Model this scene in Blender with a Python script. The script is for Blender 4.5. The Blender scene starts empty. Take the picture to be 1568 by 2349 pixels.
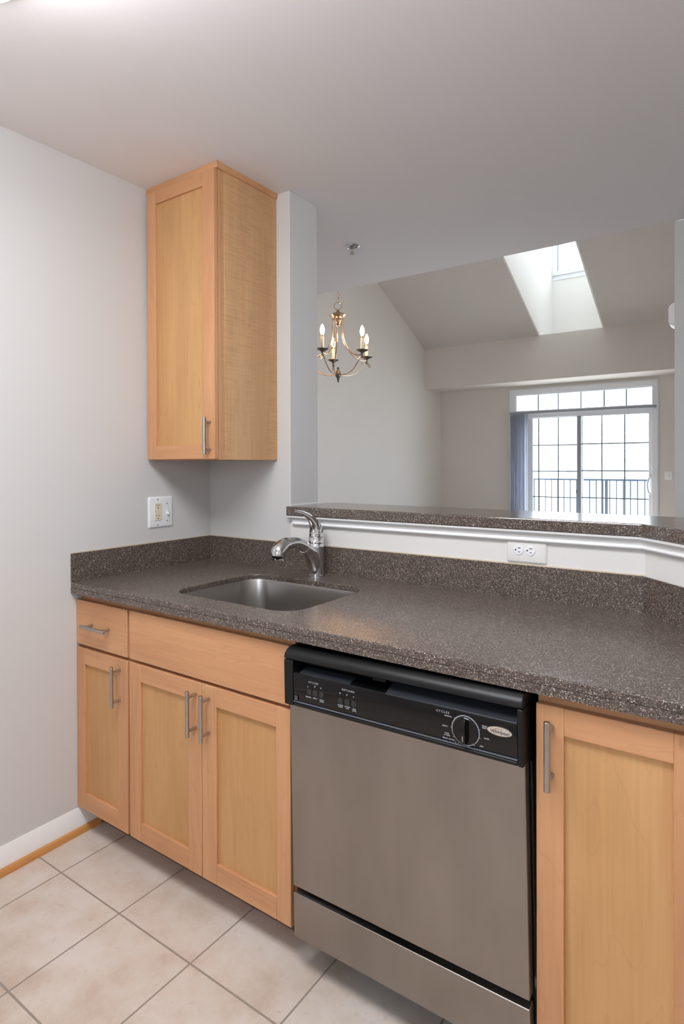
import bpy, bmesh, math, random
from mathutils import Vector, Matrix
random.seed(7)
SC = bpy.context.scene
COL = SC.collection
PI = math.pi

# ------------------------------------------------------------------ materials
class NT:
    def __init__(s, name):
        s.m = bpy.data.materials.new(name); s.m.use_nodes = True
        s.t = s.m.node_tree; s.n = s.t.nodes; s.b = s.n['Principled BSDF']; s.out = s.n['Material Output']
    def add(s, typ, **kw):
        n = s.n.new(typ)
        for k, v in kw.items(): setattr(n, k, v)
        return n
    def link(s, a, b): s.t.links.new(a, b)

def lin(c):
    return tuple(((x / 255) / 12.92 if x / 255 <= .04045 else ((x / 255 + .055) / 1.055) ** 2.4) for x in c) + (1,)

def plain(name, rgb, rough=.5, metal=0, spec=.5, bump=0, bscale=200, coat=0, var=0):
    t = NT(name); b = t.b
    b.inputs['Base Color'].default_value = lin(rgb); b.inputs['Roughness'].default_value = rough
    b.inputs['Metallic'].default_value = metal; b.inputs['Specular IOR Level'].default_value = spec
    b.inputs['Coat Weight'].default_value = coat
    tc = t.add('ShaderNodeTexCoord'); n = t.add('ShaderNodeTexNoise'); n.inputs['Scale'].default_value = bscale
    n.inputs['Detail'].default_value = 3
    t.link(tc.outputs['Object'], n.inputs['Vector'])
    if bump:
        bp = t.add('ShaderNodeBump'); bp.inputs['Strength'].default_value = bump; bp.inputs['Distance'].default_value = .002
        t.link(n.outputs['Fac'], bp.inputs['Height']); t.link(bp.outputs['Normal'], b.inputs['Normal'])
    if var:
        mr = t.add('ShaderNodeMapRange'); mr.inputs['To Min'].default_value = rough - var; mr.inputs['To Max'].default_value = rough + var
        t.link(n.outputs['Fac'], mr.inputs['Value']); t.link(mr.outputs['Result'], b.inputs['Roughness'])
    return t.m

def wood(name, c1, c2, c3, axis='Z', rough=.38, curly=False):
    """maple: long soft streaks along one axis, faint cathedral rings and little flecks"""
    t = NT(name); b = t.b
    tc = t.add('ShaderNodeTexCoord'); oi = t.add('ShaderNodeObjectInfo')
    off = t.add('ShaderNodeVectorMath', operation='ADD')
    sc = t.add('ShaderNodeVectorMath', operation='SCALE'); sc.inputs['Scale'].default_value = 37
    comb = t.add('ShaderNodeCombineXYZ')
    for i in range(3): t.link(oi.outputs['Random'], comb.inputs[i])
    t.link(comb.outputs[0], sc.inputs[0]); t.link(tc.outputs['Object'], off.inputs[0]); t.link(sc.outputs[0], off.inputs[1])
    def noise(scl, long, detail=4, dist=0):
        mp = t.add('ShaderNodeMapping')
        v = [scl, scl, scl]; v['XYZ'.index(axis)] = scl * long
        mp.inputs['Scale'].default_value = v
        t.link(off.outputs[0], mp.inputs['Vector'])
        n = t.add('ShaderNodeTexNoise'); n.inputs['Scale'].default_value = 1; n.inputs['Detail'].default_value = detail
        n.inputs['Distortion'].default_value = dist
        t.link(mp.outputs[0], n.inputs['Vector']); return n
    n1 = noise(9, .16, 3, .6); n2 = noise(120, .03, 3); n3 = noise(26, .22, 2, 1.5)
    ramp = t.add('ShaderNodeValToRGB'); ramp.color_ramp.elements[0].position = .33; ramp.color_ramp.elements[1].position = .68
    ramp.color_ramp.elements[0].color = lin(c1); ramp.color_ramp.elements[1].color = lin(c2)
    t.link(n1.outputs['Fac'], ramp.inputs['Fac'])
    # fine streaks
    mr = t.add('ShaderNodeMapRange'); mr.inputs['From Min'].default_value = .3; mr.inputs['From Max'].default_value = .7
    mr.inputs['To Min'].default_value = .94; mr.inputs['To Max'].default_value = 1.04
    t.link(n2.outputs['Fac'], mr.inputs['Value'])
    mul = t.add('ShaderNodeVectorMath', operation='SCALE'); t.link(ramp.outputs['Color'], mul.inputs[0]); t.link(mr.outputs[0], mul.inputs['Scale'])
    # ring lines: thin band of a distorted noise
    wv = t.add('ShaderNodeMath', operation='MULTIPLY'); wv.inputs[1].default_value = 9
    t.link(n1.outputs['Fac'], wv.inputs[0])
    fr = t.add('ShaderNodeMath', operation='FRACT'); t.link(wv.outputs[0], fr.inputs[0])
    r2 = t.add('ShaderNodeValToRGB'); e = r2.color_ramp.elements
    e[0].position = 0; e[0].color = (.17, .17, .17, 1); e[1].position = .14; e[1].color = (0, 0, 0, 1)
    t.link(fr.outputs[0], r2.inputs['Fac'])
    mx = t.add('ShaderNodeMixRGB'); t.link(r2.outputs['Color'], mx.inputs['Fac']); t.link(mul.outputs[0], mx.inputs['Color1']); mx.inputs['Color2'].default_value = lin(c3)
    # flecks
    r3 = t.add('ShaderNodeValToRGB'); e = r3.color_ramp.elements
    e[0].position = .70; e[0].color = (0, 0, 0, 1); e[1].position = .80; e[1].color = (.55, .55, .55, 1)
    t.link(n3.outputs['Fac'], r3.inputs['Fac'])
    mx2 = t.add('ShaderNodeMixRGB'); t.link(r3.outputs['Color'], mx2.inputs['Fac']); t.link(mx.outputs[0], mx2.inputs['Color1']); mx2.inputs['Color2'].default_value = lin(c3)
    last = mx2
    if curly:
        mp = t.add('ShaderNodeMapping'); mp.inputs['Scale'].default_value = (14, 14, 230); mp.inputs['Rotation'].default_value = (.16, 0, 0)
        t.link(tc.outputs['Object'], mp.inputs['Vector'])
        n = t.add('ShaderNodeTexNoise'); n.inputs['Scale'].default_value = 1; n.inputs['Detail'].default_value = 2; t.link(mp.outputs[0], n.inputs['Vector'])
        mp2 = t.add('ShaderNodeMapping'); mp2.inputs['Scale'].default_value = (11, 11, .6); t.link(tc.outputs['Object'], mp2.inputs['Vector'])
        nm = t.add('ShaderNodeTexNoise'); nm.inputs['Scale'].default_value = 1; nm.inputs['Detail'].default_value = 0; t.link(mp2.outputs[0], nm.inputs['Vector'])
        ra = t.add('ShaderNodeValToRGB'); ra.color_ramp.elements[0].position = .45; ra.color_ramp.elements[1].position = .66; t.link(n.outputs['Fac'], ra.inputs['Fac'])
        rb = t.add('ShaderNodeValToRGB'); rb.color_ramp.elements[0].position = .42; rb.color_ramp.elements[1].position = .60; t.link(nm.outputs['Fac'], rb.inputs['Fac'])
        mm = t.add('ShaderNodeMath', operation='MULTIPLY'); t.link(ra.outputs['Color'], mm.inputs[0]); t.link(rb.outputs['Color'], mm.inputs[1])
        m3 = t.add('ShaderNodeMath', operation='MULTIPLY'); m3.inputs[1].default_value = .30; t.link(mm.outputs[0], m3.inputs[0])
        mx3 = t.add('ShaderNodeMixRGB'); t.link(m3.outputs[0], mx3.inputs['Fac']); t.link(last.outputs[0], mx3.inputs['Color1']); mx3.inputs['Color2'].default_value = lin(c3)
        last = mx3
    t.link(last.outputs[0], b.inputs['Base Color'])
    b.inputs['Roughness'].default_value = rough; b.inputs['Specular IOR Level'].default_value = .35
    return t.m

def stone(name, ro=(.24, .36)):
    t = NT(name); b = t.b; tc = t.add('ShaderNodeTexCoord')
    v = t.add('ShaderNodeTexVoronoi'); v.inputs['Scale'].default_value = 640; v.feature = 'F1'
    t.link(tc.outputs['Object'], v.inputs['Vector'])
    hsv = t.add('ShaderNodeSeparateColor'); t.link(v.outputs['Color'], hsv.inputs[0])
    r = t.add('ShaderNodeValToRGB'); r.color_ramp.interpolation = 'CONSTANT'
    els = [(0, (52, 45, 42)), (.22, (74, 65, 60)), (.48, (93, 82, 76)), (.68, (84, 69, 61)), (.8, (116, 104, 97)), (.9, (150, 132, 117)), (.962, (196, 184, 172))]
    e = r.color_ramp.elements; e[0].position = 0; e[0].color = lin(els[0][1]); e[1].position = els[1][0]; e[1].color = lin(els[1][1])
    for p, c in els[2:]:
        q = e.new(p); q.color = lin(c)
    t.link(hsv.outputs[0], r.inputs['Fac'])
    n = t.add('ShaderNodeTexNoise'); n.inputs['Scale'].default_value = 9; n.inputs['Detail'].default_value = 3
    t.link(tc.outputs['Object'], n.inputs['Vector'])
    mr = t.add('ShaderNodeMapRange'); mr.inputs['To Min'].default_value = .95; mr.inputs['To Max'].default_value = 1.2
    t.link(n.outputs['Fac'], mr.inputs['Value'])
    mul = t.add('ShaderNodeVectorMath', operation='SCALE'); t.link(r.outputs['Color'], mul.inputs[0]); t.link(mr.outputs[0], mul.inputs['Scale'])
    t.link(mul.outputs[0], b.inputs['Base Color'])
    b.inputs['Roughness'].default_value = .3; b.inputs['Specular IOR Level'].default_value = .55
    mr2 = t.add('ShaderNodeMapRange'); mr2.inputs['To Min'].default_value = ro[0]; mr2.inputs['To Max'].default_value = ro[1]
    t.link(hsv.outputs[1], mr2.inputs['Value']); t.link(mr2.outputs[0], b.inputs['Roughness'])
    return t.m

def tiles(name):
    t = NT(name); b = t.b; tc = t.add('ShaderNodeTexCoord')
    mp = t.add('ShaderNodeMapping')
    mp.inputs['Location'].default_value = (-.153 / .2955 + 8, .749 / .299 + 8, 0); mp.inputs['Scale'].default_value = (1 / .2955, 1 / .299, 1)
    t.link(tc.outputs['Object'], mp.inputs['Vector'])
    br = t.add('ShaderNodeTexBrick'); br.offset = 0; br.squash = 1
    br.inputs['Scale'].default_value = 1; br.inputs['Brick Width'].default_value = 1; br.inputs['Row Height'].default_value = 1
    br.inputs['Mortar Size'].default_value = .009; br.inputs['Mortar Smooth'].default_value = .3; br.inputs['Bias'].default_value = 0
    br.inputs['Color1'].default_value = (0, 0, 0, 1); br.inputs['Color2'].default_value = (1, 1, 1, 1)
    t.link(mp.outputs[0], br.inputs['Vector'])
    n = t.add('ShaderNodeTexNoise'); n.inputs['Scale'].default_value = 7; n.inputs['Detail'].default_value = 7; n.inputs['Roughness'].default_value = .62
    t.link(tc.outputs['Object'], n.inputs['Vector'])
    r = t.add('ShaderNodeValToRGB'); e = r.color_ramp.elements
    e[0].position = .30; e[0].color = lin((188, 169, 152)); e[1].position = .62; e[1].color = lin((211, 200, 191))
    q = e.new(.46); q.color = lin((203, 188, 175))
    t.link(n.outputs['Fac'], r.inputs['Fac'])
    n2 = t.add('ShaderNodeTexNoise'); n2.inputs['Scale'].default_value = 60; n2.inputs['Detail'].default_value = 4
    t.link(tc.outputs['Object'], n2.inputs['Vector'])
    r2 = t.add('ShaderNodeValToRGB'); r2.color_ramp.elements[0].position = .62; r2.color_ramp.elements[0].color = (0, 0, 0, 1)
    r2.color_ramp.elements[1].position = .78; r2.color_ramp.elements[1].color = (.6, .6, .6, 1)
    t.link(n2.outputs['Fac'], r2.inputs['Fac'])
    mx0 = t.add('ShaderNodeMixRGB'); t.link(r2.outputs['Color'], mx0.inputs['Fac']); t.link(r.outputs['Color'], mx0.inputs['Color1']); mx0.inputs['Color2'].default_value = lin((186, 162, 143))
    # two small dark specks lying on the tiles
    mx = t.add('ShaderNodeMixRGB'); t.link(br.outputs['Fac'], mx.inputs['Fac']); t.link(mx0.outputs[0], mx.inputs['Color1']); mx.inputs['Color2'].default_value = lin((150, 137, 128))
    t.link(mx.outputs[0], b.inputs['Base Color'])
    bp = t.add('ShaderNodeBump'); bp.invert = True; bp.inputs['Strength'].default_value = .6; bp.inputs['Distance'].default_value = .003
    t.link(br.outputs['Fac'], bp.inputs['Height']); t.link(bp.outputs[0], b.inputs['Normal'])
    b.inputs['Roughness'].default_value = .42; b.inputs['Specular IOR Level'].default_value = .35
    return t.m

def steel(name, rgb=(150, 146, 142), rough=.34, axis=2, smudge=True, aniso=.55):
    t = NT(name); b = t.b; tc = t.add('ShaderNodeTexCoord')
    mp = t.add('ShaderNodeMapping'); v = [900, 900, 900]; v[axis] = 12; mp.inputs['Scale'].default_value = v
    t.link(tc.outputs['Object'], mp.inputs['Vector'])
    n = t.add('ShaderNodeTexNoise'); n.inputs['Scale'].default_value = 1; n.inputs['Detail'].default_value = 2; t.link(mp.outputs[0], n.inputs['Vector'])
    mp2 = t.add('ShaderNodeMapping'); v = [7, 7, 7]; v[axis] = 2.4; mp2.inputs['Scale'].default_value = v; t.link(tc.outputs['Object'], mp2.inputs['Vector'])
    n2 = t.add('ShaderNodeTexNoise'); n2.inputs['Scale'].default_value = 1; n2.inputs['Detail'].default_value = 5; t.link(mp2.outputs[0], n2.inputs['Vector'])
    ad = t.add('ShaderNodeMath', operation='ADD'); t.link(n.outputs['Fac'], ad.inputs[0]); t.link(n2.outputs['Fac'], ad.inputs[1])
    mr = t.add('ShaderNodeMapRange'); mr.inputs['From Max'].default_value = 2; mr.inputs['To Min'].default_value = rough - .06; mr.inputs['To Max'].default_value = rough + .08
    t.link(ad.outputs[0], mr.inputs['Value']); t.link(mr.outputs[0], b.inputs['Roughness'])
    r = t.add('ShaderNodeValToRGB'); e = r.color_ramp.elements; k = .93 if smudge else .98
    e[0].position = .35; e[0].color = lin([c * k for c in rgb]); e[1].position = .65; e[1].color = lin(rgb)
    t.link(n2.outputs['Fac'], r.inputs['Fac']); t.link(r.outputs['Color'], b.inputs['Base Color'])
    b.inputs['Metallic'].default_value = 1
    b.inputs['Anisotropic'].default_value = aniso
    return t.m

def emit(name, rgb, strength, base=None):
    t = NT(name); t.b.inputs['Base Color'].default_value = lin(base or rgb)
    t.b.inputs['Emission Color'].default_value = lin(rgb); t.b.inputs['Emission Strength'].default_value = strength
    return t.m

def pane(name, tint=(1, 1, 1)):
    t = NT(name); t.n.remove(t.b)
    tr = t.add('ShaderNodeBsdfTransparent'); tr.inputs[0].default_value = tint + (1,)
    gl = t.add('ShaderNodeBsdfGlossy'); gl.inputs['Roughness'].default_value = .02
    lw = t.add('ShaderNodeLayerWeight'); lw.inputs['Blend'].default_value = .5
    pw = t.add('ShaderNodeMath', operation='POWER'); pw.inputs[1].default_value = 5; t.link(lw.outputs['Facing'], pw.inputs[0])
    fr = t.add('ShaderNodeMath', operation='MULTIPLY_ADD'); fr.inputs[1].default_value = .85; fr.inputs[2].default_value = .03; t.link(pw.outputs[0], fr.inputs[0])
    mx = t.add('ShaderNodeMixShader'); t.link(fr.outputs[0], mx.inputs[0]); t.link(tr.outputs[0], mx.inputs[1]); t.link(gl.outputs[0], mx.inputs[2])
    t.link(mx.outputs[0], t.out.inputs[0]); return t.m

M = {}
M['wall'] = plain('wall_paint', (206, 204, 202), .75, spec=.25, bump=.06, bscale=260)
M['knee'] = plain('knee_wall_paint', (224, 221, 217), .6, spec=.3, bump=.04, bscale=260)
M['far_wall'] = plain('living_room_paint', (217, 212, 206), .8, spec=.2, bump=.05, bscale=260)
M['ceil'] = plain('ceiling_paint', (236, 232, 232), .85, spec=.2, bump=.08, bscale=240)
M['trim'] = plain('trim_paint', (236, 235, 234), .5, spec=.35)
M['plastic'] = plain('white_plastic', (236, 236, 238), .3)
M['cream'] = plain('cream_plastic', (226, 216, 192), .35)
M['slot'] = plain('dark_slot', (30, 24, 20), .6)
M['screw'] = plain('screw_metal', (170, 168, 165), .35, metal=.8)
FR = ((192, 139, 99), (205, 153, 111), (158, 104, 68))
PN = ((188, 141, 92), (201, 155, 105), (162, 114, 70))
M['frame_v'] = wood('maple_frame_upright', *FR, 'Z'); M['frame_h'] = wood('maple_frame_level', *FR, 'X')
M['panel'] = wood('maple_panel', *PN, 'Z', .42)
M['side'] = wood('maple_side', (196, 152, 108), (206, 163, 118), (158, 116, 78), 'Z', .42, curly=True)
M['strip'] = wood('oak_shoe', (180, 122, 66), (200, 142, 84), (140, 88, 44), 'Y', .45)
M['toe'] = plain('dark_toe_board', (104, 78, 58), .6)
M['stone'] = stone('speckled_solid_surface')
M['ledge'] = stone('polished_speckled_ledge', (.10, .16))
M['tile'] = tiles('ceramic_floor_tiles')
M['steel'] = steel('brushed_steel_door', (164, 157, 151), .36)
M['sink'] = steel('satin_steel_bowl', (180, 175, 170), .29, axis=0, smudge=False, aniso=0)
M['nickel'] = plain('brushed_nickel', (184, 178, 172), .28, metal=1)
M['chrome'] = plain('polished_chrome', (214, 214, 216), .05, metal=1)
M['blk'] = plain('black_moulded_plastic', (15, 15, 16), .36, spec=.35, bump=.1, bscale=900)
M['gloss'] = plain('glossy_black_panel', (8, 8, 9), .09, spec=.45)
M['dark'] = plain('dark_gap', (14, 13, 13), .7)
M['print'] = plain('pale_lettering', (176, 176, 180), .5)
M['badge'] = plain('badge_cream', (196, 186, 172), .3, metal=.3)
M['badge_rim'] = plain('badge_rim', (120, 116, 110), .25, metal=.9)
M['badge_ink'] = plain('badge_ink', (40, 40, 60), .4)
M['swoosh'] = plain('badge_swoosh', (150, 112, 52), .4)
M['pewter'] = plain('antique_pewter', (112, 106, 98), .3, metal=1)
M['brass'] = plain('antique_nickel_brass', (196, 172, 146), .2, metal=1)
M['candle'] = plain('candle_sleeve', (236, 222, 204), .35)
M['bulb'] = emit('lit_flame_bulb', (255, 196, 138), 170)
M['socket'] = plain('brass_socket', (176, 132, 80), .3, metal=1)
M['diffuser'] = emit('lit_diffuser', (248, 251, 255), 17)
M['housing'] = plain('light_housing', (226, 220, 214), .5)
M['vinyl'] = plain('white_vinyl', (232, 235, 240), .4)
def vane_mat():
    t = NT('vinyl_vane'); t.b.inputs['Base Color'].default_value = lin((216, 221, 232)); t.b.inputs['Roughness'].default_value = .5
    tl = t.add('ShaderNodeBsdfTranslucent'); tl.inputs[0].default_value = lin((200, 212, 234)); mx = t.add('ShaderNodeMixShader'); mx.inputs[0].default_value = .4
    t.link(t.b.outputs[0], mx.inputs[1]); t.link(tl.outputs[0], mx.inputs[2]); t.link(mx.outputs[0], t.out.inputs[0]); return t.m
M['vane'] = vane_mat()
M['rail_grey'] = plain('grey_headrail', (150, 156, 164), .5)
M['muntin'] = plain('muntin_bar', (96, 110, 114), .5)
M['iron'] = plain('black_railing_paint', (44, 58, 74), .5)
M['concrete'] = plain('balcony_concrete', (220, 218, 214), .85, bump=.2, bscale=60)
M['siding'] = plain('pale_siding', (222, 218, 214), .8)
M['roof'] = plain('grey_shingle', (150, 150, 154), .9, bump=.3, bscale=40)
M['bglass'] = plain('far_window_glass', (120, 136, 156), .2)
M['grass'] = plain('far_ground', (170, 170, 166), .95)
M['pane'] = pane('clear_pane'); M['added_roof_pane'] = pane('tinted_added_roof_pane', (.66, .66, .67))  # the tinted pane closes the added opening over the light well

# ------------------------------------------------------------------ mesh helpers
def box(bm, x0, x1, y0, y1, z0, z1, mi=0):
    v = [bm.verts.new((x, y, z)) for z in (z0, z1) for y in (y0, y1) for x in (x0, x1)]
    for idx in ((0, 2, 3, 1), (4, 5, 7, 6), (0, 1, 5, 4), (2, 6, 7, 3), (0, 4, 6, 2), (1, 3, 7, 5)):
        f = bm.faces.new([v[i] for i in idx]); f.material_index = mi
    return v

def prism(bm, pts, z0, z1, mi=0):
    """vertical prism over a simple polygon"""
    a = [bm.verts.new((x, y, z0)) for x, y in pts]; b = [bm.verts.new((x, y, z1)) for x, y in pts]
    n = len(pts); fs = [bm.faces.new(a[::-1]), bm.faces.new(b)]
    for i in range(n): fs.append(bm.faces.new((a[i], a[(i + 1) % n], b[(i + 1) % n], b[i])))
    for f in fs: f.material_index = mi

def extr_x(bm, pts, x0, x1, mi=0):
    """profile in (y,z) run along x"""
    a = [bm.verts.new((x0, y, z)) for y, z in pts]; b = [bm.verts.new((x1, y, z)) for y, z in pts]
    n = len(pts); fs = [bm.faces.new(a), bm.faces.new(b[::-1])]
    for i in range(n): fs.append(bm.faces.new((a[(i + 1) % n], a[i], b[i], b[(i + 1) % n])))
    for f in fs: f.material_index = mi

def extr_y(bm, pts, y0, y1, mi=0):
    """profile in (x,z) run along y"""
    a = [bm.verts.new((x, y0, z)) for x, z in pts]; b = [bm.verts.new((x, y1, z)) for x, z in pts]
    n = len(pts); fs = [bm.faces.new(a), bm.faces.new(b[::-1])]
    for i in range(n): fs.append(bm.faces.new((a[(i + 1) % n], a[i], b[i], b[(i + 1) % n])))
    for f in fs: f.material_index = mi

def plate_hole(bm, outer, inner, z0, z1, mi=0):
    e = []
    for loop in (outer, inner):
        vs = [bm.verts.new((x, y, z1)) for x, y in loop]
        for i in range(len(vs)): e.append(bm.edges.new((vs[i], vs[(i + 1) % len(vs)])))
    r = bmesh.ops.triangle_fill(bm, use_beauty=True, use_dissolve=False, edges=e)
    fs = [g for g in r['geom'] if isinstance(g, bmesh.types.BMFace)]
    r = bmesh.ops.extrude_face_region(bm, geom=fs)
    vs = [g for g in r['geom'] if isinstance(g, bmesh.types.BMVert)]
    bmesh.ops.translate(bm, verts=vs, vec=(0, 0, z0 - z1))
    for f in bm.faces: f.material_index = mi

def tube(bm, pts, rad, seg=12, mi=0, closed=False, squash=None):
    pts = [Vector(p) for p in pts]; n = len(pts)
    if not hasattr(rad, '__len__'): rad = [rad] * n
    prev = None; rings = []
    for i, p in enumerate(pts):
        if closed: t = pts[(i + 1) % n] - pts[(i - 1) % n]
        else: t = pts[min(i + 1, n - 1)] - pts[max(i - 1, 0)]
        t.normalize()
        if prev is None:
            a = Vector((0, 0, 1)) if abs(t.z) < .9 else Vector((1, 0, 0))
            u = t.cross(a).normalized()
        else:
            u = (prev - t * prev.dot(t)).normalized()
        prev = u; w = t.cross(u); r = rad[i]
        sq = squash[i] if squash else 1
        rings.append([bm.verts.new(p + (u * math.cos(k * 2 * PI / seg) + w * math.sin(k * 2 * PI / seg) * sq) * r) for k in range(seg)])
    for i in range(n if closed else n - 1):
        A = rings[i]; B = rings[(i + 1) % n]
        for k in range(seg):
            f = bm.faces.new((A[k], A[(k + 1) % seg], B[(k + 1) % seg], B[k])); f.material_index = mi
    if not closed:
        f = bm.faces.new(rings[0][::-1]); f.material_index = mi
        f = bm.faces.new(rings[-1]); f.material_index = mi

def lathe(bm, prof, c, seg=24, mi=0, axis='Z', scallop=0, nsc=8):
    """prof: list of (radius, height along axis)"""
    c = Vector(c); rings = []
    for j, (r, h) in enumerate(prof):
        ring = []
        for k in range(seg):
            a = 2 * PI * k / seg; rr = max(r, 1e-5)
            if scallop and j >= scallop: rr *= 1 + .07 * math.cos(nsc * a)
            x, y = rr * math.cos(a), rr * math.sin(a)
            v = {'Z': (x, y, h), 'Y': (x, h, y), 'X': (h, x, y)}[axis]
            ring.append(bm.verts.new(c + Vector(v)))
        rings.append(ring)
    for i in range(len(rings) - 1):
        for k in range(seg):
            f = bm.faces.new((rings[i][k], rings[i][(k + 1) % seg], rings[i + 1][(k + 1) % seg], rings[i + 1][k])); f.material_index = mi
    for ring in (rings[0], rings[-1]):
        f = bm.faces.new(ring); f.material_index = mi

def smooth_path(p, n=8):
    """Catmull-Rom"""
    p = [Vector(q) for q in p]; o = []
    for i in range(len(p) - 1):
        a = p[max(i - 1, 0)]; b = p[i]; c = p[i + 1]; d = p[min(i + 2, len(p) - 1)]
        for k in range(n):
            t = k / n
            o.append(.5 * ((2 * b) + (-a + c) * t + (2 * a - 5 * b + 4 * c - d) * t * t + (-a + 3 * b - 3 * c + d) * t ** 3))
    o.append(p[-1]); return o

def interp(vals, n=8):
    o = []
    for i in range(len(vals) - 1):
        for k in range(n): o.append(vals[i] + (vals[i + 1] - vals[i]) * k / n)
    o.append(vals[-1]); return o

def rrect(x0, x1, y0, y1, r, n=6):
    o = []
    for cx, cy, a0 in ((x1 - r, y1 - r, 0), (x0 + r, y1 - r, PI / 2), (x0 + r, y0 + r, PI), (x1 - r, y0 + r, 3 * PI / 2)):
        for k in range(n + 1):
            a = a0 + PI / 2 * k / n; o.append((cx + r * math.cos(a), cy + r * math.sin(a)))
    return o

def empty(name, loc, label=None, cat=None, group=None):
    o = bpy.data.objects.new(name, None); o.empty_display_size = .05; o.location = loc; COL.objects.link(o)
    if label: tag(o, label, cat, group)
    return o

def tag(o, label=None, cat=None, group=None, kind=None):
    if label: o['label'] = label
    if cat: o['category'] = cat
    if group: o['group'] = group
    if kind: o['kind'] = kind
    return o

def rootpos(p):
    while p.parent: p = p.parent
    return p.location.copy()

def part(name, bm, mats, parent=None, bevel=0, smooth=True, seg=2, label=None):
    """link a bmesh given in world coordinates as one mesh object"""
    if not isinstance(mats, (list, tuple)): mats = [mats]
    bmesh.ops.recalc_face_normals(bm, faces=bm.faces)
    if parent is None:
        xs = [v.co for v in bm.verts]
        off = Vector(((min(v.x for v in xs) + max(v.x for v in xs)) / 2, (min(v.y for v in xs) + max(v.y for v in xs)) / 2, min(v.z for v in xs)))
    else: off = rootpos(parent)
    bmesh.ops.translate(bm, verts=bm.verts, vec=-off)
    me = bpy.data.meshes.new(name); bm.to_mesh(me); bm.free()
    for m in mats: me.materials.append(m)
    if smooth:
        me.polygons.foreach_set('use_smooth', [True] * len(me.polygons)); me.set_sharp_from_angle(angle=math.radians(35))
    o = bpy.data.objects.new(name, me); COL.objects.link(o)
    if parent: o.parent = parent
    else: o.location = off
    if bevel:
        md = o.modifiers.new('bevel', 'BEVEL'); md.width = bevel; md.segments = seg; md.limit_method = 'ANGLE'; md.angle_limit = math.radians(40)
        md.harden_normals = False
    if label: o['label'] = label
    return o

def struct(name, bm, mats, bevel=0, smooth=False):
    o = part(name, bm, mats, None, bevel, smooth); o['kind'] = 'structure'; return o

def B(): return bmesh.new()

def text_into(bm, s, size, x, y, z, align='CENTER', space=1.0, mi=0, shear=0, depth=.0003):
    """flat lettering facing -Y, its middle at (x,y,z)"""
    c = bpy.data.curves.new('lettering', 'FONT'); c.body = s; c.size = size; c.align_x = align; c.align_y = 'CENTER'
    c.space_character = space; c.extrude = depth; c.resolution_u = 2; c.shear = shear; c.space_line = .9
    o = bpy.data.objects.new('tmp', c); COL.objects.link(o)
    dg = bpy.context.evaluated_depsgraph_get(); me = bpy.data.meshes.new_from_object(o.evaluated_get(dg))
    me.transform(Matrix.Translation((x, y, z)) @ Matrix.Rotation(PI / 2, 4, 'X'))
    n0 = len(bm.faces); bm.from_mesh(me); bm.faces.ensure_lookup_table()
    for f in bm.faces[n0:]: f.material_index = mi
    bpy.data.objects.remove(o); bpy.data.curves.remove(c); bpy.data.meshes.remove(me)

# ------------------------------------------------------------------ constants (metres)
FZ = .056        # floor level
CZ = 2.3576      # low ceiling
CT = .914        # counter top
BX = 1.672       # where the pony wall turns 45 degrees
LX = -2.557      # living room left wall
YE = 1.178       # end of the low ceiling
YS, YF = 6.905, 7.478
RX = 1.616       # living room right wall

# ------------------------------------------------------------------ structure
bm = B(); box(bm, -.12, 3.45, -3.0, .172, FZ - .1, FZ)
fl = struct('floor', bm, M['tile'])
# keep texture coordinates in world metres
for v in fl.data.vertices: v.co += fl.location
fl.location = (0, 0, 0)
bm = B(); box(bm, -2.7, 3.45, .172, 7.6, FZ - .1, FZ)
struct('floor_living', bm, plain('beige_carpet', (172, 168, 163), .95, spec=.1, bump=.5, bscale=700))
bm = B(); box(bm, -.12, 0, -3.0, 0, FZ, CZ); struct('wall_left', bm, M['wall'])
bm = B()
box(bm, LX - .1, .445, 0, .172, FZ, CZ)
struct('wall_back', bm, M['wall'], bevel=.003)
k = math.tan(PI / 8)
bm = B(); e = .80
prism(bm, [(.4455, 0), (BX, 0), (BX + e, -e), (BX + e + .172 * math.sqrt(2) * .5, -e + .172 * math.sqrt(2) * .5), (BX + .172 * k, .172), (.4455, .172)], FZ, 1.118)
struct('wall_bar', bm, M['knee'])
bm = B(); box(bm, -.12, 1.4, -3.1, -3.0, FZ, CZ); box(bm, 2.3, 3.3, -3.1, -3.0, FZ, CZ); box(bm, 1.4, 2.3, -3.1, -3.0, FZ, 1.1); box(bm, 1.4, 2.3, -3.1, -3.0, 2.1, CZ)
struct('wall_kitchen', bm, M['wall'])
w4 = empty('added_window_4', (1.85, -3.05, 1.1)); w4['kind'] = 'structure'  # unseen window added behind the camera for daylight fill
bm = B()
for a in (1.4, 1.83, 2.26): box(bm, a, a + .04, -3.08, -3.02, 1.1, 2.1)
box(bm, 1.4, 2.3, -3.079, -3.021, 1.1, 1.14); box(bm, 1.4, 2.3, -3.079, -3.021, 2.06, 2.1); part('window_frame', bm, M['trim'], w4)
bm = B(); box(bm, 1.44, 2.26, -3.052, -3.047, 1.14, 2.06); part('glass', bm, M['pane'], w4)
bm = B(); prism(bm, [(2.56, -3.0), (2.66, -3.0), (2.66, -.79), (3.3, -.79), (3.3, YE), (3.4, YE), (3.4, -.89), (2.76, -.89), (2.76, -3.0), (2.56, -3.0)][:9], FZ, CZ)
struct('wall_right', bm, M['wall'])
bm = B(); box(bm, RX, 3.4, YE, YE + .12, FZ, CZ); 
box(bm, RX, RX + .12, YE + .12, 2.0, FZ, 4.5); box(bm, RX, RX + .12, 2.0, 3.5, FZ, .30); box(bm, RX, RX + .12, 2.0, 3.5, 2.5, 4.5); box(bm, RX, RX + .12, 3.5, YF, FZ, 4.5)
struct('wall_living_right', bm, M['wall'], bevel=.003)
bm = B(); box(bm, LX - .1, LX, .172, YF + .1, FZ, 4.6); struct('wall_living_left', bm, M['far_wall'])
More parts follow.
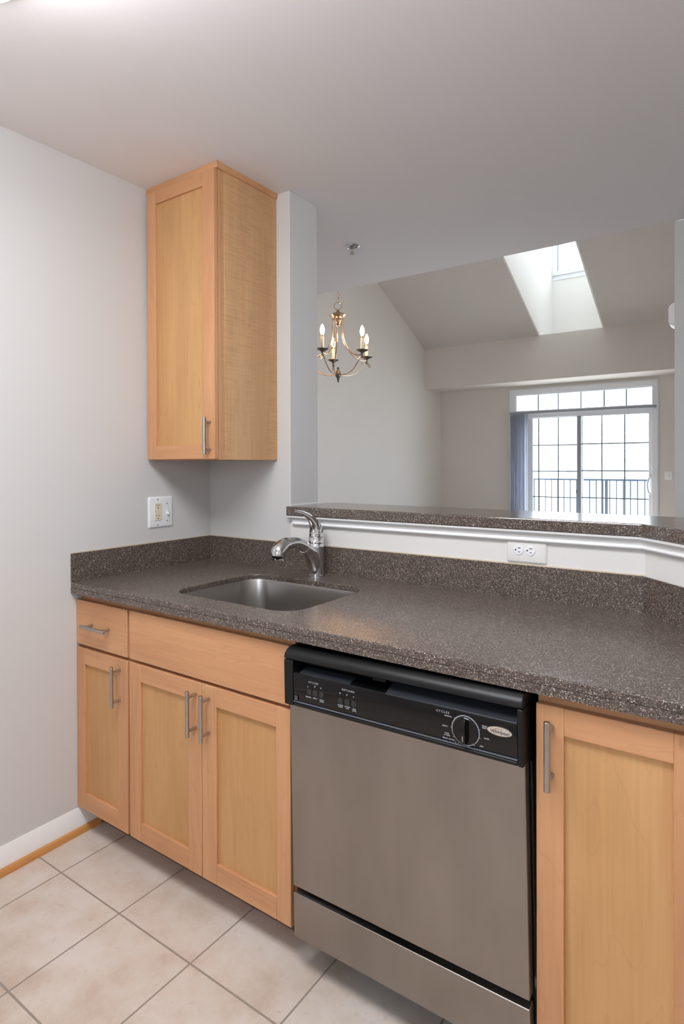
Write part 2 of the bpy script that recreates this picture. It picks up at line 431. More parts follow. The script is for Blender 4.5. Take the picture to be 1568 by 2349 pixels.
bm = B(); box(bm, LX - .1, 3.4, -3.1, YE, CZ, CZ + .12); struct('ceiling', bm, M['ceil'])
bm = B(); box(bm, LX - .1, RX + .12, YE - .1, YE, CZ + .12, 4.6); struct('wall_upper', bm, M['far_wall'])
# vaulted living room ceiling with the light well cut out
SL = .504
def zs(y): return 3.155 + SL * (YS - y)
X0, X1, OY0 = -.707, .147, 4.95
bm = B()
def slab(x0, x1, y0, y1):
    extr_x(bm, [(y0, zs(y0)), (y1, zs(y1)), (y1, zs(y1) + .14), (y0, zs(y0) + .14)], x0, x1)
YK = YS - (4.4 - 3.155) / SL
slab(LX, X0 - .02, YK, YS + .03); slab(X1 + .02, RX, YK, YS + .03); slab(X0 - .02, X1 + .02, YK, OY0)
box(bm, LX, RX, YE, YK, 4.4, 4.54)
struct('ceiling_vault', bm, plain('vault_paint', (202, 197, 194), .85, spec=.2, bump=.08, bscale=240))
# dropped soffit above the patio door
bm = B(); box(bm, LX, RX, YS, YF, 2.516, 3.155); struct('trim_soffit', bm, M['far_wall'])
# light well
WY = 7.56
bm = B()
wp = [(OY0 - .1, zs(OY0 - .1) + .0008), (YS, zs(YS) + .0008), (WY + .02, 3.162), (WY + .02, 5.5), (OY0 - .1, 5.5)]
extr_x(bm, wp, X0 - .1, X0); extr_x(bm, wp, X1, X1 + .1)
box(bm, X0, X1, OY0 - .1, OY0, zs(OY0) + .02, 5.5)
box(bm, X0 - .1, X1 + .1, OY0 - .1, OY0 + .3, 5.5, 5.6); box(bm, X0 - .1, X1 + .1, WY - .3, WY + .1, 5.5, 5.6)
box(bm, X0 - .1, X0 + .05, OY0 + .3, WY - .3, 5.5, 5.6); box(bm, X1 - .05, X1 + .1, OY0 + .3, WY - .3, 5.5, 5.6)
box(bm, X0, X1, YS + .02, WY, 3.158, 3.17)
box(bm, X0, X1, WY, WY + .1, 3.158, 4.20)
box(bm, X0, X1, WY, WY + .1, 5.2, 5.5)
struct('wall_light_well', bm, plain('light_well_paint', (234, 233, 229), .8, spec=.2))
w1 = empty('window_1', (X0 + .4, WY, 4.2)); w1['kind'] = 'structure'
bm = B()
box(bm, X0, X1, WY - .035, WY + .06, 4.17, 4.235); box(bm, X0, X1, WY - .012, WY, 4.10, 4.17)
box(bm, X0, X0 + .07, WY - .02, WY + .06, 4.235, 5.2); box(bm, X0 + .09, X0 + .15, WY + .0, WY + .06, 4.235, 5.2)
box(bm, X0 + .07, X0 + .09, WY + .02, WY + .06, 4.235, 5.2)
box(bm, X1 - .07, X1, WY - .02, WY + .06, 4.235, 5.2); box(bm, X0 + .15, X1 - .07, WY, WY + .06, 5.12, 5.2)
part('window_frame', bm, M['vinyl'], w1, bevel=.004)
bm = B(); box(bm, X0 + .15, X1 - .07, WY + .03, WY + .036, 4.235, 5.12); part('glass', bm, M['pane'], w1)
# far wall with the patio door opening
DX0, DX1, DZ = -1.29, .70, 2.40
bm = B()
box(bm, LX - .1, DX0, YF, YF + .14, FZ, 4.3); box(bm, DX1, RX + .12, YF, YF + .14, FZ, 4.3)
box(bm, DX0, DX1, YF, YF + .14, DZ, 3.14)
box(bm, DX0, X0 - .1, YF, YF + .14, 3.14, 4.3); box(bm, X1 + .1, DX1, YF, YF + .14, 3.14, 4.3)
struct('wall_far', bm, M['far_wall'])

w3 = empty('added_window_3', (-.28, 6.2, 5.5)); w3['kind'] = 'structure'  # unseen glazed top, added to brighten the light well
bm = B(); box(bm, X0 + .05, X1 - .05, OY0 + .3, WY - .3, 5.54, 5.546); part('glass', bm, M['added_roof_pane'], w3)
w2 = empty('added_window_2', (RX + .06, 4.0, .30)); w2['kind'] = 'structure'  # unseen window added to bring daylight onto the living room walls
bm = B()
for a, b_ in ((2.0, 2.06), (2.72, 2.78), (3.44, 3.5)): box(bm, RX + .02, RX + .09, a, b_, .3, 2.5)
box(bm, RX + .0205, RX + .0895, 2.0, 3.5, .30, .36); box(bm, RX + .0205, RX + .0895, 2.0, 3.5, 2.44, 2.5)
part('window_frame', bm, M['vinyl'], w2, bevel=.003)
bm = B(); box(bm, RX + .05, RX + .055, 2.06, 3.44, .36, 2.44); part('glass', bm, M['pane'], w2)

# ------------------------------------------------------------------ baseboard and shoe moulding on the left wall
bm = B(); extr_y(bm, [(0, FZ), (.013, FZ), (.013, .112), (.010, .118), (.0095, .124), (.006, .131), (.004, .138), (0, .138)], -3.0, -.53)
struct('baseboard_left', bm, M['trim'], smooth=True)
bm = B(); extr_y(bm, [(.0132, FZ), (.026, FZ), (.0255, .066), (.022, .074), (.0132, .077)], -3.0, -.53)
struct('trim_shoe', bm, M['strip'], smooth=True)

# ------------------------------------------------------------------ bar ledge
bm = B()
q = .03 * k
prism(bm, [(.447, -.03), (1.668, -.03), (1.668 + .75, -.78), (1.668 + .75 + .2, -.58), (1.79, .25), (.47, .25), (.447, .19)], 1.118, 1.153)
o = part('bar_ledge', bm, M['ledge'], None, bevel=.004, smooth=False)
tag(o, 'raised speckled brown stone bar ledge on top of the low wall behind the counter', 'ledge')
# moulding under the ledge: profile (offset from wall, z) swept round the turn
prof = [(.0, 1.1178), (.028, 1.1178), (.027, 1.112), (.020, 1.107), (.014, 1.101), (.0115, 1.0955), (.0115, 1.093), (.0145, 1.091), (.0155, 1.088), (.0135, 1.0845), (.0, 1.084)]
bm = B(); rows = []
x0 = .477
for d, z in prof:
    rows.append([bm.verts.new(p) for p in ((x0 - d, -.0005, z), (x0 - d, -.0005 - d, z), (BX - .001 - d * k, -.0005 - d, z), (BX - .001 - d * k + .72, -.0005 - d - .72, z))])
n = len(rows)
for i in range(n):
    a, b = rows[i], rows[(i + 1) % n]
    for j in range(3): bm.faces.new((a[j], a[j + 1], b[j + 1], b[j]))
bm.faces.new([r[0] for r in rows]); bm.faces.new([r[3] for r in rows])
struct('trim_ledge', bm, M['trim'], smooth=False)
# thin caulk bead where the reveal meets the ledge
bm = B(); box(bm, .4455, .4485, .0, .172, 1.1532, 1.158); struct('trim_caulk', bm, M['trim'])

# ------------------------------------------------------------------ countertop
ct = empty('countertop', (1.0, -.3, .878), 'long speckled brown stone countertop running from the left wall past the dishwasher', 'countertop')
bm = B()
SK = (.395, .893, -.53, -.145, .075)
outer = [(0.0005, -.6244), (2.2, -.6244), (2.2, -.532), (1.668, -.0005), (.0005, -.0005)]
inner = rrect(SK[0], SK[1], SK[2], SK[3], SK[4], 8)
plate_hole(bm, outer, inner, .896, CT)
part('slab', bm, M['stone'], ct, bevel=.0025, smooth=False)
bm = B(); box(bm, .0005, 2.2, -.6243, -.596, .878, .8962); part('edge', bm, M['stone'], ct, smooth=False)
bm = B()
box(bm, .0005, .0065, -.6244, -.0005, CT, 1.0115)
box(bm, .0065, BX - .003, -.0065, -.0005, CT, 1.0115)
part('backsplash', bm, M['stone'], ct, smooth=False)
bm = B(); d = .0065
prism(bm, [(BX - .003, -.0065), (BX - .0005, -.0012), (2.2, -.5295), (2.195, -.5345)], CT, 1.0115)
part('backsplash', bm, M['stone'], ct, smooth=False)
bm = B(); box(bm, .0005, .0028, -.6244, -.0005, 1.0115, 1.0145); box(bm, .0028, BX - .002, -.0028, -.0005, 1.0115, 1.0145)
part('caulk_line', bm, plain('caulk', (206, 186, 160), .7), ct, smooth=False)

# ------------------------------------------------------------------ sink
sx0, sx1, sy0, sy1, sr = SK[0] - .004, SK[1] + .004, SK[2] - .004, SK[3] + .004, .08
sk = empty('sink', ((sx0 + sx1) / 2, (sy0 + sy1) / 2, .70), 'empty undermount stainless steel sink basin set into the countertop', 'sink')
bm = B(); levels = []
def ring(ins, z, r): return [bm.verts.new((x, y, z)) for x, y in rrect(sx0 + ins, sx1 - ins, sy0 + ins, sy1 - ins, max(r, .02), 8)]
L = [(-.02, .8955, sr + .02), (0, .8955, sr), (0, .8945, sr), (.002, .885, sr), (.006, .78, sr), (.010, .742, sr - .004), (.018, .728, sr - .008), (.034, .719, sr - .02), (.08, .715, sr - .03), (.14, .712, .03)]
R_ = [ring(*a) for a in L]
for i in range(len(R_) - 1):
    for j in range(len(R_[0])):
        j2 = (j + 1) % len(R_[0]); bm.faces.new((R_[i][j], R_[i][j2], R_[i + 1][j2], R_[i + 1][j]))
bm.faces.new(R_[-1])
o = part('basin', bm, M['sink'], sk)
so = o.modifiers.new('thick', 'SOLIDIFY'); so.thickness = .0012; so.offset = 1
cx, cy = (sx0 + sx1) / 2, (sy0 + sy1) / 2
bm = B(); lathe(bm, [(.057, .7125), (.057, .7155), (.05, .717), (.042, .7135), (.02, .7128), (.0001, .7128)], (cx, cy, 0)); part('drain', bm, M['chrome'], sk)

# ------------------------------------------------------------------ faucet
fx, fy = .617, -.062
fc = empty('faucet', (fx, fy, CT), 'chrome pull-out kitchen faucet with curved lever behind the sink', 'faucet')
bm = B(); lathe(bm, [(.0295, CT), (.0295, CT + .004), (.0265, CT + .006), (.0262, CT + .05), (.0268, CT + .1), (.0272, 1.028), (.0262, 1.0305)], (fx, fy, 0), 40)
# shoulder that swells out toward the spout
P = smooth_path([(fx, fy - .001, .928), (fx, fy - .014, .968), (fx, fy - .040, 1.003), (fx, fy - .066, 1.022)], 6)
tube(bm, P, interp([.0225, .0252, .0238, .0210], 6), 28)
part('body', bm, M['chrome'], fc)
bm = B(); lathe(bm, [(.0262, 1.0312), (.0272, 1.0325), (.0272, 1.052), (.0262, 1.0535)], (fx, fy, 0), 40); part('collar', bm, M['chrome'], fc)
bm = B()
P = smooth_path([(fx, fy - .066, 1.0235), (fx, fy - .09, 1.036), (fx, fy - .118, 1.0445), (fx, fy - .148, 1.0455), (fx, fy - .172, 1.041)], 7)
tube(bm, P, interp([.0203, .0192, .0184, .0190, .0200], 7), 30)
part('spout', bm, M['chrome'], fc)
bm = B()
P = smooth_path([(fx, fy - .158, 1.0440), (fx, fy - .176, 1.0425), (fx, fy - .193, 1.034), (fx, fy - .203, 1.022), (fx, fy - .206, 1.008), (fx, fy - .2065, 1.0065)], 6)
tube(bm, P, interp([.0197, .0228, .0252, .0254, .0238, .0226], 6), 32)
hd = part('spray_head', bm, M['chrome'], fc)
bm = B(); lathe(bm, [(.0185, 1.0042), (.0200, 1.0075)], (fx, fy - .2065, 0), 24); part('aerator', bm, M['slot'], hd)
bm = B()
P = [(fx, fy - .155, 1.0615), (fx, fy - .165, 1.0635), (fx, fy - .178, 1.0625), (fx, fy - .187, 1.0585)]
tube(bm, smooth_path(P, 5), interp([.004, .008, .008, .004], 5), 16, squash=[.35] * 16); part('button', bm, M['gloss'], hd)
bm = B()
P = smooth_path([(fx, fy, 1.0545), (fx, fy, 1.068), (fx, fy - .004, 1.084), (fx, fy - .015, 1.102), (fx, fy - .034, 1.122), (fx, fy - .058, 1.136), (fx, fy - .085, 1.146), (fx, fy - .112, 1.1515), (fx, fy - .122, 1.1505)], 6)
tube(bm, P, interp([.0262, .0265, .0245, .0195, .0135, .0092, .0068, .0058, .0035], 6), 32, squash=interp([1, 1, .95, .8, .7, .62, .6, .6, .6], 6))
part('lever', bm, M['chrome'], fc)

# ------------------------------------------------------------------ cabinet pieces
YD, YC = -.605, -.586      # door faces, face frame

def handle(parent, x, z, yd, L=.129, sp=.095, horiz=False, r=.0060, out=.031):
    bm = B()
    if horiz:
        tube(bm, [(x - L / 2, yd - out, z), (x + L / 2, yd - out, z)], r, 16)
        for s in (-1, 1): tube(bm, [(x + s * sp / 2, yd + .001, z), (x + s * sp / 2, yd - out, z)], r * .72, 12)
    else:
        tube(bm, [(x, yd - out, z - L / 2), (x, yd - out, z + L / 2)], r, 16)
        for s in (-1, 1): tube(bm, [(x, yd + .001, z + s * sp / 2), (x, yd - out, z + s * sp / 2)], r * .72, 12)
    return part('handle', bm, M['nickel'], parent, bevel=.0006)

def door(parent, x0, x1, z0, z1, yd, sl=.05, sr_=.05, rt=.054, rb=.058, th=.0165):
    bm = B(); y1 = yd + th
    box(bm, x0, x0 + sl, yd, y1, z0, z1, 0); box(bm, x1 - sr_, x1, yd, y1, z0, z1, 0)
    box(bm, x0 + sl, x1 - sr_, yd + .0002, y1, z1 - rt, z1, 1); box(bm, x0 + sl, x1 - sr_, yd + .0002, y1, z0, z0 + rb, 1)
    d = part('door', bm, [M['frame_v'], M['frame_h']], parent, bevel=.0012)
    bm = B(); box(bm, x0 + sl - .003, x1 - sr_ + .003, yd + .0085, yd + .0145, z0 + rb - .003, z1 - rt + .003)
    part('panel', bm, M['panel'], d)
    return d

def carcass(parent, x0, x1, y0, y1, z0, z1, rails=(), stiles=()):
    bm = B(); t = .016
    box(bm, x0, x0 + t, y0 + .018, y1, z0, z1, 0); box(bm, x1 - t, x1, y0 + .018, y1, z0, z1, 0)
    box(bm, x0 + t, x1 - t, y0 + .018, y1, z0, z0 + t, 0); box(bm, x0 + t, x1 - t, y1 - .006, y1, z0 + t, z1, 0)
    part('carcass', bm, [M['frame_v']], parent)
    bm = B()
    box(bm, x0, x0 + .035, y0, y0 + .018, z0, z1, 0); box(bm, x1 - .035, x1, y0, y0 + .018, z0, z1, 0)
    for a, b in rails: box(bm, x0 + .035, x1 - .035, y0, y0 + .018, a, b, 1)
    for a, b in stiles: box(bm, a, b, y0 + .0005, y0 + .0175, z0, z1, 0)
    part('face_frame', bm, [M['frame_v'], M['frame_h']], parent, bevel=.0008)

def toekick(parent, x0, x1):
    bm = B(); box(bm, x0, x1, -.52, -.505, FZ, .1448); part('toe_kick', bm, M['toe'], parent)

ZB, ZM, ZT = .1455, .6945, .8548
c1 = empty('base_cabinet', (.147, -.3, FZ), 'narrow maple base cabinet with one drawer and one door against the left wall', 'cabinet')
carcass(c1, .001, .2925, YC, -.02, .145, .8778, rails=((.145, .18), (.68, .72), (.84, .8778)))
toekick(c1, .001, .2925)
bm = B(); box(bm, .0015, .2845, YD, YD + .0165, .7045, ZT); d = part('drawer', bm, [M['frame_h']], c1, bevel=.0015)
handle(d, .1425, .7790, YD, .134, .093, True)
d = door(c1, .0015, .2845, ZB, .6935, YD, .048, .0540)
handle(d, .2465, .6115, YD)

c2 = empty('base_cabinet', (.62, -.3, FZ), 'wide maple base cabinet below the sink with two doors and a plain false front', 'cabinet')
carcass(c2, .2935, .9555, YC, -.02, .145, .8778, rails=((.145, .18), (.68, .72), (.84, .8778)))
toekick(c2, .2935, .9555)
bm = B(); box(bm, .2950, .9495, YD, YD + .0165, .7045, .8560); part('false_front', bm, [M['frame_h']], c2, bevel=.0015)
d = door(c2, .2950, .6262, ZB, ZM, YD, .0550, .0570); handle(d, .6030, .6115, YD, label := .129)
d = door(c2, .6282, .9535, ZB, ZM, YD, .0575, .048); handle(d, .6585, .6110, YD)

c3 = empty('base_cabinet', (1.85, -.3, FZ), 'maple base cabinet with one tall door at the right of the dishwasher', 'cabinet')
carcass(c3, 1.5685, 2.19, YC, -.56 + .02, .145, .8778, rails=((.145, .18), (.84, .8778)), stiles=((1.855, 1.90),))
toekick(c3, 1.5685, 2.19)
d = door(c3, 1.5700, 1.8560, ZB, .8535, YD, .0515, .0525, .0525)
handle(d, 1.5997, .7695, YD, .130, .091)

# ------------------------------------------------------------------ wall cabinet
u = empty('wall_cabinet', (.19, -.15, 1.328), 'tall maple wall cabinet with one door hung in the corner up to the ceiling', 'cabinet')
UX, UD = .3786, -.304
bm = B()
box(bm, .001, UX - .001, UD + .018, -.001, 1.329, 2.34, 0)
part('carcass', bm, [M['side']], u)
bm = B(); box(bm, .001, UX, UD, UD + .0185, 1.328, 2.34); part('face_frame', bm, [M['frame_v']], u, bevel=.001)
bm = B(); box(bm, UX - .001, UX + .0012, UD + .030, -.001, 1.3285, 2.338); part('side_panel', bm, M['side'], u, bevel=.0008)
bm = B()
extr_x(bm, [(UD - .0, 2.3345), (UD - .009, 2.3365), (UD - .012, 2.3574), (UD, 2.3574)], .001, UX + .009)
extr_y(bm, [(UX + .001, 2.336), (UX + .006, 2.3375), (UX + .009, 2.3574), (UX + .001, 2.3574)], UD - .0, -.001)
part('crown_trim', bm, M['frame_h'], u)
d = door(u, .0155, .3805, 1.3315, 2.3335, -.323, .050, .0585, .049, .0500)
handle(d, .3580, 1.4115, -.323, .128, .095, out=.0275)

# ------------------------------------------------------------------ dishwasher (built square, then leaned by one degree)
XC = 1.2636; HW = .2936
dw = empty('dishwasher', (XC, -.33, FZ), 'stainless steel dishwasher with black control console under the countertop', 'dishwasher')
bm = B(); box(bm, XC - .290, XC + .290, -.576, -.04, .150, .862); part('tub', bm, M['dark'], dw)
bm = B(); box(bm, XC + .2905, XC + .2945, -.578, -.52, .16, .72); part('side_flange', bm, M['nickel'], dw, label='thin grey metal edge beside the steel door')
bm = B(); box(bm, XC - HW, XC + HW, -.620, -.5945, .2769, .7400); part('door_panel', bm, M['steel'], dw, bevel=.0022, seg=3, label='brushed stainless steel door panel')
bm = B(); box(bm, XC - .286, XC + .286, -.5940, -.577, .262, .7400); part('door_liner', bm, M['blk'], dw)
bm = B(); box(bm, XC - HW, XC + HW, -.620, -.5945, .1515, .2597); part('access_panel', bm, M['steel'], dw, bevel=.0022, seg=3, label='brushed stainless steel lower panel')
# console shell
x0, x1 = XC - .2925, XC + .2985
bm = B(); YB = -.583
nose = [(YB, .868), (-.612, .8695), (-.628, .866), (-.639, .857), (-.6425, .848), (-.6425, .8445), (-.634, .8425), (YB, .8425)]
extr_x(bm, nose, x0, x1)
box(bm, x0, .9985, -.6425, YB, .733, .8425); box(bm, 1.5510, x1, -.6425, YB, .733, .8425)
box(bm, .9985, 1.5510, -.6415, YB, .733, .7415)
box(bm, .9985, 1.5510, -.600, YB, .7415, .8425)
con = part('console', bm, M['blk'], dw, bevel=.003, seg=3)
bm = B()
extr_x(bm, [(-.600, .7415), (-.6375, .7415), (-.6385, .7445), (-.6405, .8115), (-.6395, .8145), (-.628, .8185), (-.600, .8255)], .9990, 1.5505)
part('control_panel', bm, M['gloss'], con, bevel=.001)
bm = B(); extr_x(bm, [(-.6405, .8120), (-.6405, .8150), (-.6270, .8215), (-.6000, .8300), (-.600, .826), (-.628, .8188)], 1.26, 1.5502); part('shelf_sheen', bm, plain('painted_shelf_sheen', (40, 42, 47), .32), con, bevel=.0006)  # paler strip paints the light reflected along the panel's top edge
bm = B(); box(bm, .9995, 1.5503, -.6412, -.6385, .7435, .7458); part('trim_line', bm, plain('grey_trim_line', (96, 100, 108), .3), con)
bm = B(); box(bm, 1.21, 1.245, -.614, -.600, .826, .8425); part('latch', bm, M['blk'], con, bevel=.001)
bm = B(); extr_x(bm, [(-.639, .8152), (-.612, .8228), (-.612, .8236), (-.6385, .8162)], 1.018, 1.165); part('grip_insert', bm, plain('grip_edge', (40, 42, 48), .25), con)
YP = -.6400
def btn(x, z):
    bm = B(); lathe(bm, [(.0072, YP + .0015), (.0072, YP - .0003), (.0066, YP - .0012), (.0056, YP - .0008), (.0001, YP - .0006)], (x, 0, z), 20, axis='Y')
    part('button', bm, plain('button_grey', (38, 38, 40), .3) if 'button_grey' not in bpy.data.materials else bpy.data.materials['button_grey'], con)
for x in (1.0469, 1.0651, 1.0831): btn(x, .7752)
for x in (1.1385, 1.1572, 1.1756): btn(x, .7732)
for x, z, r in ((1.0445, .7872, .0011), (1.0652, .7915, .0017), (1.0832, .7912, .0013), (1.1382, .7908, .0017), (1.1575, .7905, .0015), (1.1754, .7893, .0013)):
    bm = B(); lathe(bm, [(r, YP - .0002), (r, YP - .0009)], (x, 0, z), 10, axis='Y'); part('indicator', bm, M['print'], con)
YT = YP - .0004
def word(*a, **k):
    bm = B(); text_into(bm, *a, **k); part('lettering', bm, M['print'], con, smooth=False)
word('CYCLES', .0062, 1.0605, YT, .7990, space=1.5)
word('OPTIONS', .0062, 1.1605, YT, .8000, space=1.45)
for s, x, z in (('NORMAL', 1.0455, .7630), ('HEAVY', 1.0655, .7635), ('QUICK\nWASH', 1.0850, .7615), ('HI-TEMP\nWASH', 1.1385, .7612), ('HI-TEMP\nDRY', 1.1580, .7612), ('HEAT\n(DRY)', 1.1770, .7597)):
    word(s, .0042, x, YT, z)
word('CYCLES', .0062, 1.3960, YT, .8040, space=1.5)
for s, x, z in (('NORMAL', 1.4080, .7975), ('HEAVY', 1.4005, .7760), ('POTS\n& PANS', 1.4045, .7600), ('DELAY HOURS', 1.4080, .7515),
                ('RINSE\nONLY', 1.4855, .7925), ('RINSE', 1.4895, .7710), ('DRY', 1.4790, .7535), ('OFF', 1.4500, .7462)):
    word(s, .0040, x, YT, z)
for i, s in enumerate(('8', '6', '4', '2')): word(s, .0035, 1.4235 + i * .0055, YT, .7485 - i * .0006)
kx, kz = 1.4455, .7770
bm = B()
lathe(bm, [(.0300, YP - .0002), (.0300, YP - .0010), (.0278, YP - .0010), (.0278, YP - .0002)], (kx, 0, kz), 48, axis='Y')
for a in (215, 180, 140, 15, -15, -55):
    r = math.radians(a); tube(bm, [(kx + math.cos(r) * .0296, YP - .0006, kz + math.sin(r) * .0296), (kx + math.cos(r) * .0325, YP - .0006, kz + math.sin(r) * .0325)], .0006, 6)
part('dial_ring', bm, plain('ring_grey', (150, 152, 158), .3), con)
bm = B()
lathe(bm, [(.0272, YP + .001), (.0268, YP - .004), (.0255, YP - .0052), (.0001, YP - .0052)], (kx, 0, kz), 48, axis='Y')
kb = part('knob', bm, M['gloss'], con)
bm = B(); box(bm, kx - .0052, kx + .0052, YP - .0175, YP - .0045, kz - .0245, kz + .0245); part('grip', bm, M['gloss'], kb, bevel=.003, seg=3) if False else bm.free()
bm = B(); extr_x(bm, [(YP - .0045, kz - .0245), (YP - .012, kz - .0235), (YP - .0165, kz - .017), (YP - .0165, kz + .017), (YP - .012, kz + .0235), (YP - .0045, kz + .0245)], kx - .0048, kx + .0048)
box(bm, kx - .0007, kx + .0007, YP - .0170, YP - .0164, kz - .0165, kz - .006, 1)
# the grip is part of the knob's child level
o = part('grip', bm, [M['gloss'], M['print']], con, bevel=.001)
bm = B()
def ell(bm, x, z, a, b_, y0, y1, mi):
    A = [bm.verts.new((x + a * math.cos(t * 2 * PI / 40), y0, z + b_ * math.sin(t * 2 * PI / 40))) for t in range(40)]
    C = [bm.verts.new((x + a * .97 * math.cos(t * 2 * PI / 40), y1, z + b_ * .95 * math.sin(t * 2 * PI / 40))) for t in range(40)]
    f = bm.faces.new(C); f.material_index = mi; f = bm.faces.new(A); f.material_index = mi
    for t in range(40):
        f = bm.faces.new((A[t], A[(t + 1) % 40], C[(t + 1) % 40], C[t])); f.material_index = mi
ell(bm, 1.5160, .7915, .0262, .0094, YP + .0005, YP - .0016, 1); ell(bm, 1.5160, .7915, .0247, .0082, YP - .0015, YP - .0024, 0)
text_into(bm, 'Whirlpool', .0092, 1.5165, YP - .0026, .7905, mi=2, shear=.25)
tube(bm, [(1.5160 + .013 * math.cos(a), YP - .0026, .7915 + .0058 * math.sin(a)) for a in [x * .2 for x in range(5, 22)]], .00035, 6, mi=3)
part('badge', bm, [M['badge'], M['badge_rim'], M['badge_ink'], M['swoosh']], con, label='oval cream badge with dark script lettering')
bm = B(); box(bm, .9985 + .004, .9985 + .0135, -.6412, -.6398, .7480, .7595, 0)
part('sticker', bm, plain('grey_square_mark', (70, 72, 74), .5), con, label='small grey square symbol sticker')
bm = B(); box(bm, XC - .285, XC + .285, -.46, -.45, FZ + .012, .150); part('base_pan', bm, M['dark'], dw)
for x in (XC - .24, XC + .24):
    bm = B(); lathe(bm, [(.014, FZ), (.014, FZ + .006), (.006, FZ + .008), (.006, .15)], (x, -.43, 0), 14)
    part('leveling_foot', bm, M['dark'], dw)
dw.location.x = XC + .0081; dw.location.z = FZ + .0
dw.rotation_euler = (0, math.radians(-1.04), 0)

# ------------------------------------------------------------------ wall plates
def plate(bm, plane, a0, a1, z0, z1, th=.006, r=.006, mi=0):
    """bevelled cover plate; plane 'X' -> on x=0 facing +x, 'Y' -> facing -y at the given depth"""
    n = 5; rings = []
    for ins, dd in ((0, 0), (0, th * .35), (.0035, th * .85), (.006, th)):
        rr = rrect(a0 + ins, a1 - ins, z0 + ins, z1 - ins, max(r - ins * .5, .002), n)
        rings.append([bm.verts.new((dd + .0003, p, q_) if plane == 'X' else (p, plane - dd - .0003, q_)) for p, q_ in rr])
    for i in range(len(rings) - 1):
        m = len(rings[i])
        for j in range(m):
            f = bm.faces.new((rings[i][j], rings[i][(j + 1) % m], rings[i + 1][(j + 1) % m], rings[i + 1][j])); f.material_index = mi
    bm.faces.new(rings[-1]).material_index = mi; bm.faces.new(rings[0]).material_index = mi

p1 = empty('outlet_plate', (0, -.2565, 1.067), 'white two-gang plate with cream outlet and toggle switch on the left wall', 'outlet')
bm = B(); plate(bm, 'X', -.3135, -.1995, 1.0685, 1.1885); part('cover', bm, M['plastic'], p1)
bm = B(); box(bm, .004, .0085, -.2885, -.2550, 1.0965, 1.1635, 0)
rc = part('receptacle', bm, M['cream'], p1, bevel=.0012, label='cream rectangular receptacle')
bm = B()
for zc in (1.1530, 1.1130):
    box(bm, .0082, .0089, -.2790, -.2772, zc - .001, zc + .006); box(bm, .0082, .0089, -.2680, -.2662, zc - .001, zc + .005)
    lathe(bm, [(.0022, .0082), (.0022, .0089)], (0, -.2725, zc - .0085), 12, axis='X')
lathe(bm, [(.0016, .0082), (.0016, .0089)], (0, -.2830, 1.1315), 10, axis='X')
part('slots', bm, M['slot'], rc)
bm = B(); box(bm, .0084, .0095, -.2775, -.2660, 1.1325, 1.1375); box(bm, .0084, .0095, -.2775, -.2660, 1.1255, 1.1305); part('button', bm, M['cream'], rc)
bm = B(); box(bm, .0055, .0068, -.2340, -.2235, 1.1155, 1.1395); tg = part('switch_opening', bm, M['plastic'], p1)
bm = B(); extr_y(bm, [(.006, 1.121), (.006, 1.131), (.0175, 1.1225), (.0185, 1.118), (.016, 1.1165)], -.2318, -.2258); part('toggle', bm, M['plastic'], tg, bevel=.0008)
for a, z in ((-.2720, 1.1775), (-.2720, 1.0785), (-.2290, 1.1600), (-.2290, 1.0935)):
    bm = B(); lathe(bm, [(.0030, .0055), (.0026, .0072), (.0001, .0076)], (0, a, z), 12, axis='X'); part('screw', bm, M['screw'], p1)

p2 = empty('outlet_plate', (1.354, 0, 1.019), 'white sideways duplex outlet on the low wall under the bar ledge', 'outlet')
bm = B(); plate(bm, 0.0, 1.2950, 1.4145, 1.0175, 1.0838); part('cover', bm, M['knee'], p2)
for xc in (1.3325, 1.3675):
    bm = B(); lathe(bm, [(.0150, -.004), (.0150, -.0078), (.0142, -.0084), (.0001, -.0084)], (xc, 0, 1.0560), 24, axis='Y')
    rc = part('receptacle', bm, M['plastic'], p2)
    bm = B(); box(bm, xc - .002, xc + .0065, -.0090, -.0082, 1.0612, 1.0630); box(bm, xc - .001, xc + .0055, -.0090, -.0082, 1.0495, 1.0512)
    lathe(bm, [(.0023, -.0082), (.0023, -.0090)], (xc - .0085, 0, 1.0560), 12, axis='Y'); part('slots', bm, M['slot'], rc)
bm = B(); lathe(bm, [(.0028, -.0058), (.0024, -.0075), (.0001, -.0078)], (1.35, 0, 1.0560), 12, axis='Y'); part('screw', bm, M['trim'], p2)

p3 = empty('light_switch', (.876, YF, 1.078), 'small white switch plate on the far wall right of the patio door', 'light switch')
bm = B(); plate(bm, YF, .8300, .9230, 1.0790, 1.2010); part('cover', bm, M['plastic'], p3)
bm = B(); box(bm, .8715, .8815, YF - .020, YF - .005, 1.128, 1.150); part('toggle', bm, M['plastic'], p3, bevel=.002)

# alarm horn on the living room right wall
al = empty('alarm_horn', (RX, 1.5, 1.966), 'small white alarm box seen edge-on beside the right wall end', 'alarm')
bm = B()
pts = rrect(1.44, 1.56, 1.963, 2.069, .012, 5)
rings = []
for ins, dd in ((0, 0), (0, .035), (.008, .050), (.02, .056)):
    rings.append([bm.verts.new((RX - dd - .0005, 1.44 + ins + (p[0] - 1.44) * (1 - ins / .06), 1.963 + ins + (p[1] - 1.963) * (1 - 2 * ins / .106))) for p in pts])
for i in range(3):
    m = len(pts)
    for j in range(m): bm.faces.new((rings[i][j], rings[i][(j + 1) % m], rings[i + 1][(j + 1) % m], rings[i + 1][j]))
bm.faces.new(rings[0]); bm.faces.new(rings[-1])
part('housing', bm, M['plastic'], al, bevel=0)
for z in (2.0, 2.035):
    bm = B(); lathe(bm, [(.003, 1.4395), (.003, 1.4385)], (RX - .025, 0, z), 10, axis='Y'); part('screw', bm, M['screw'], al)

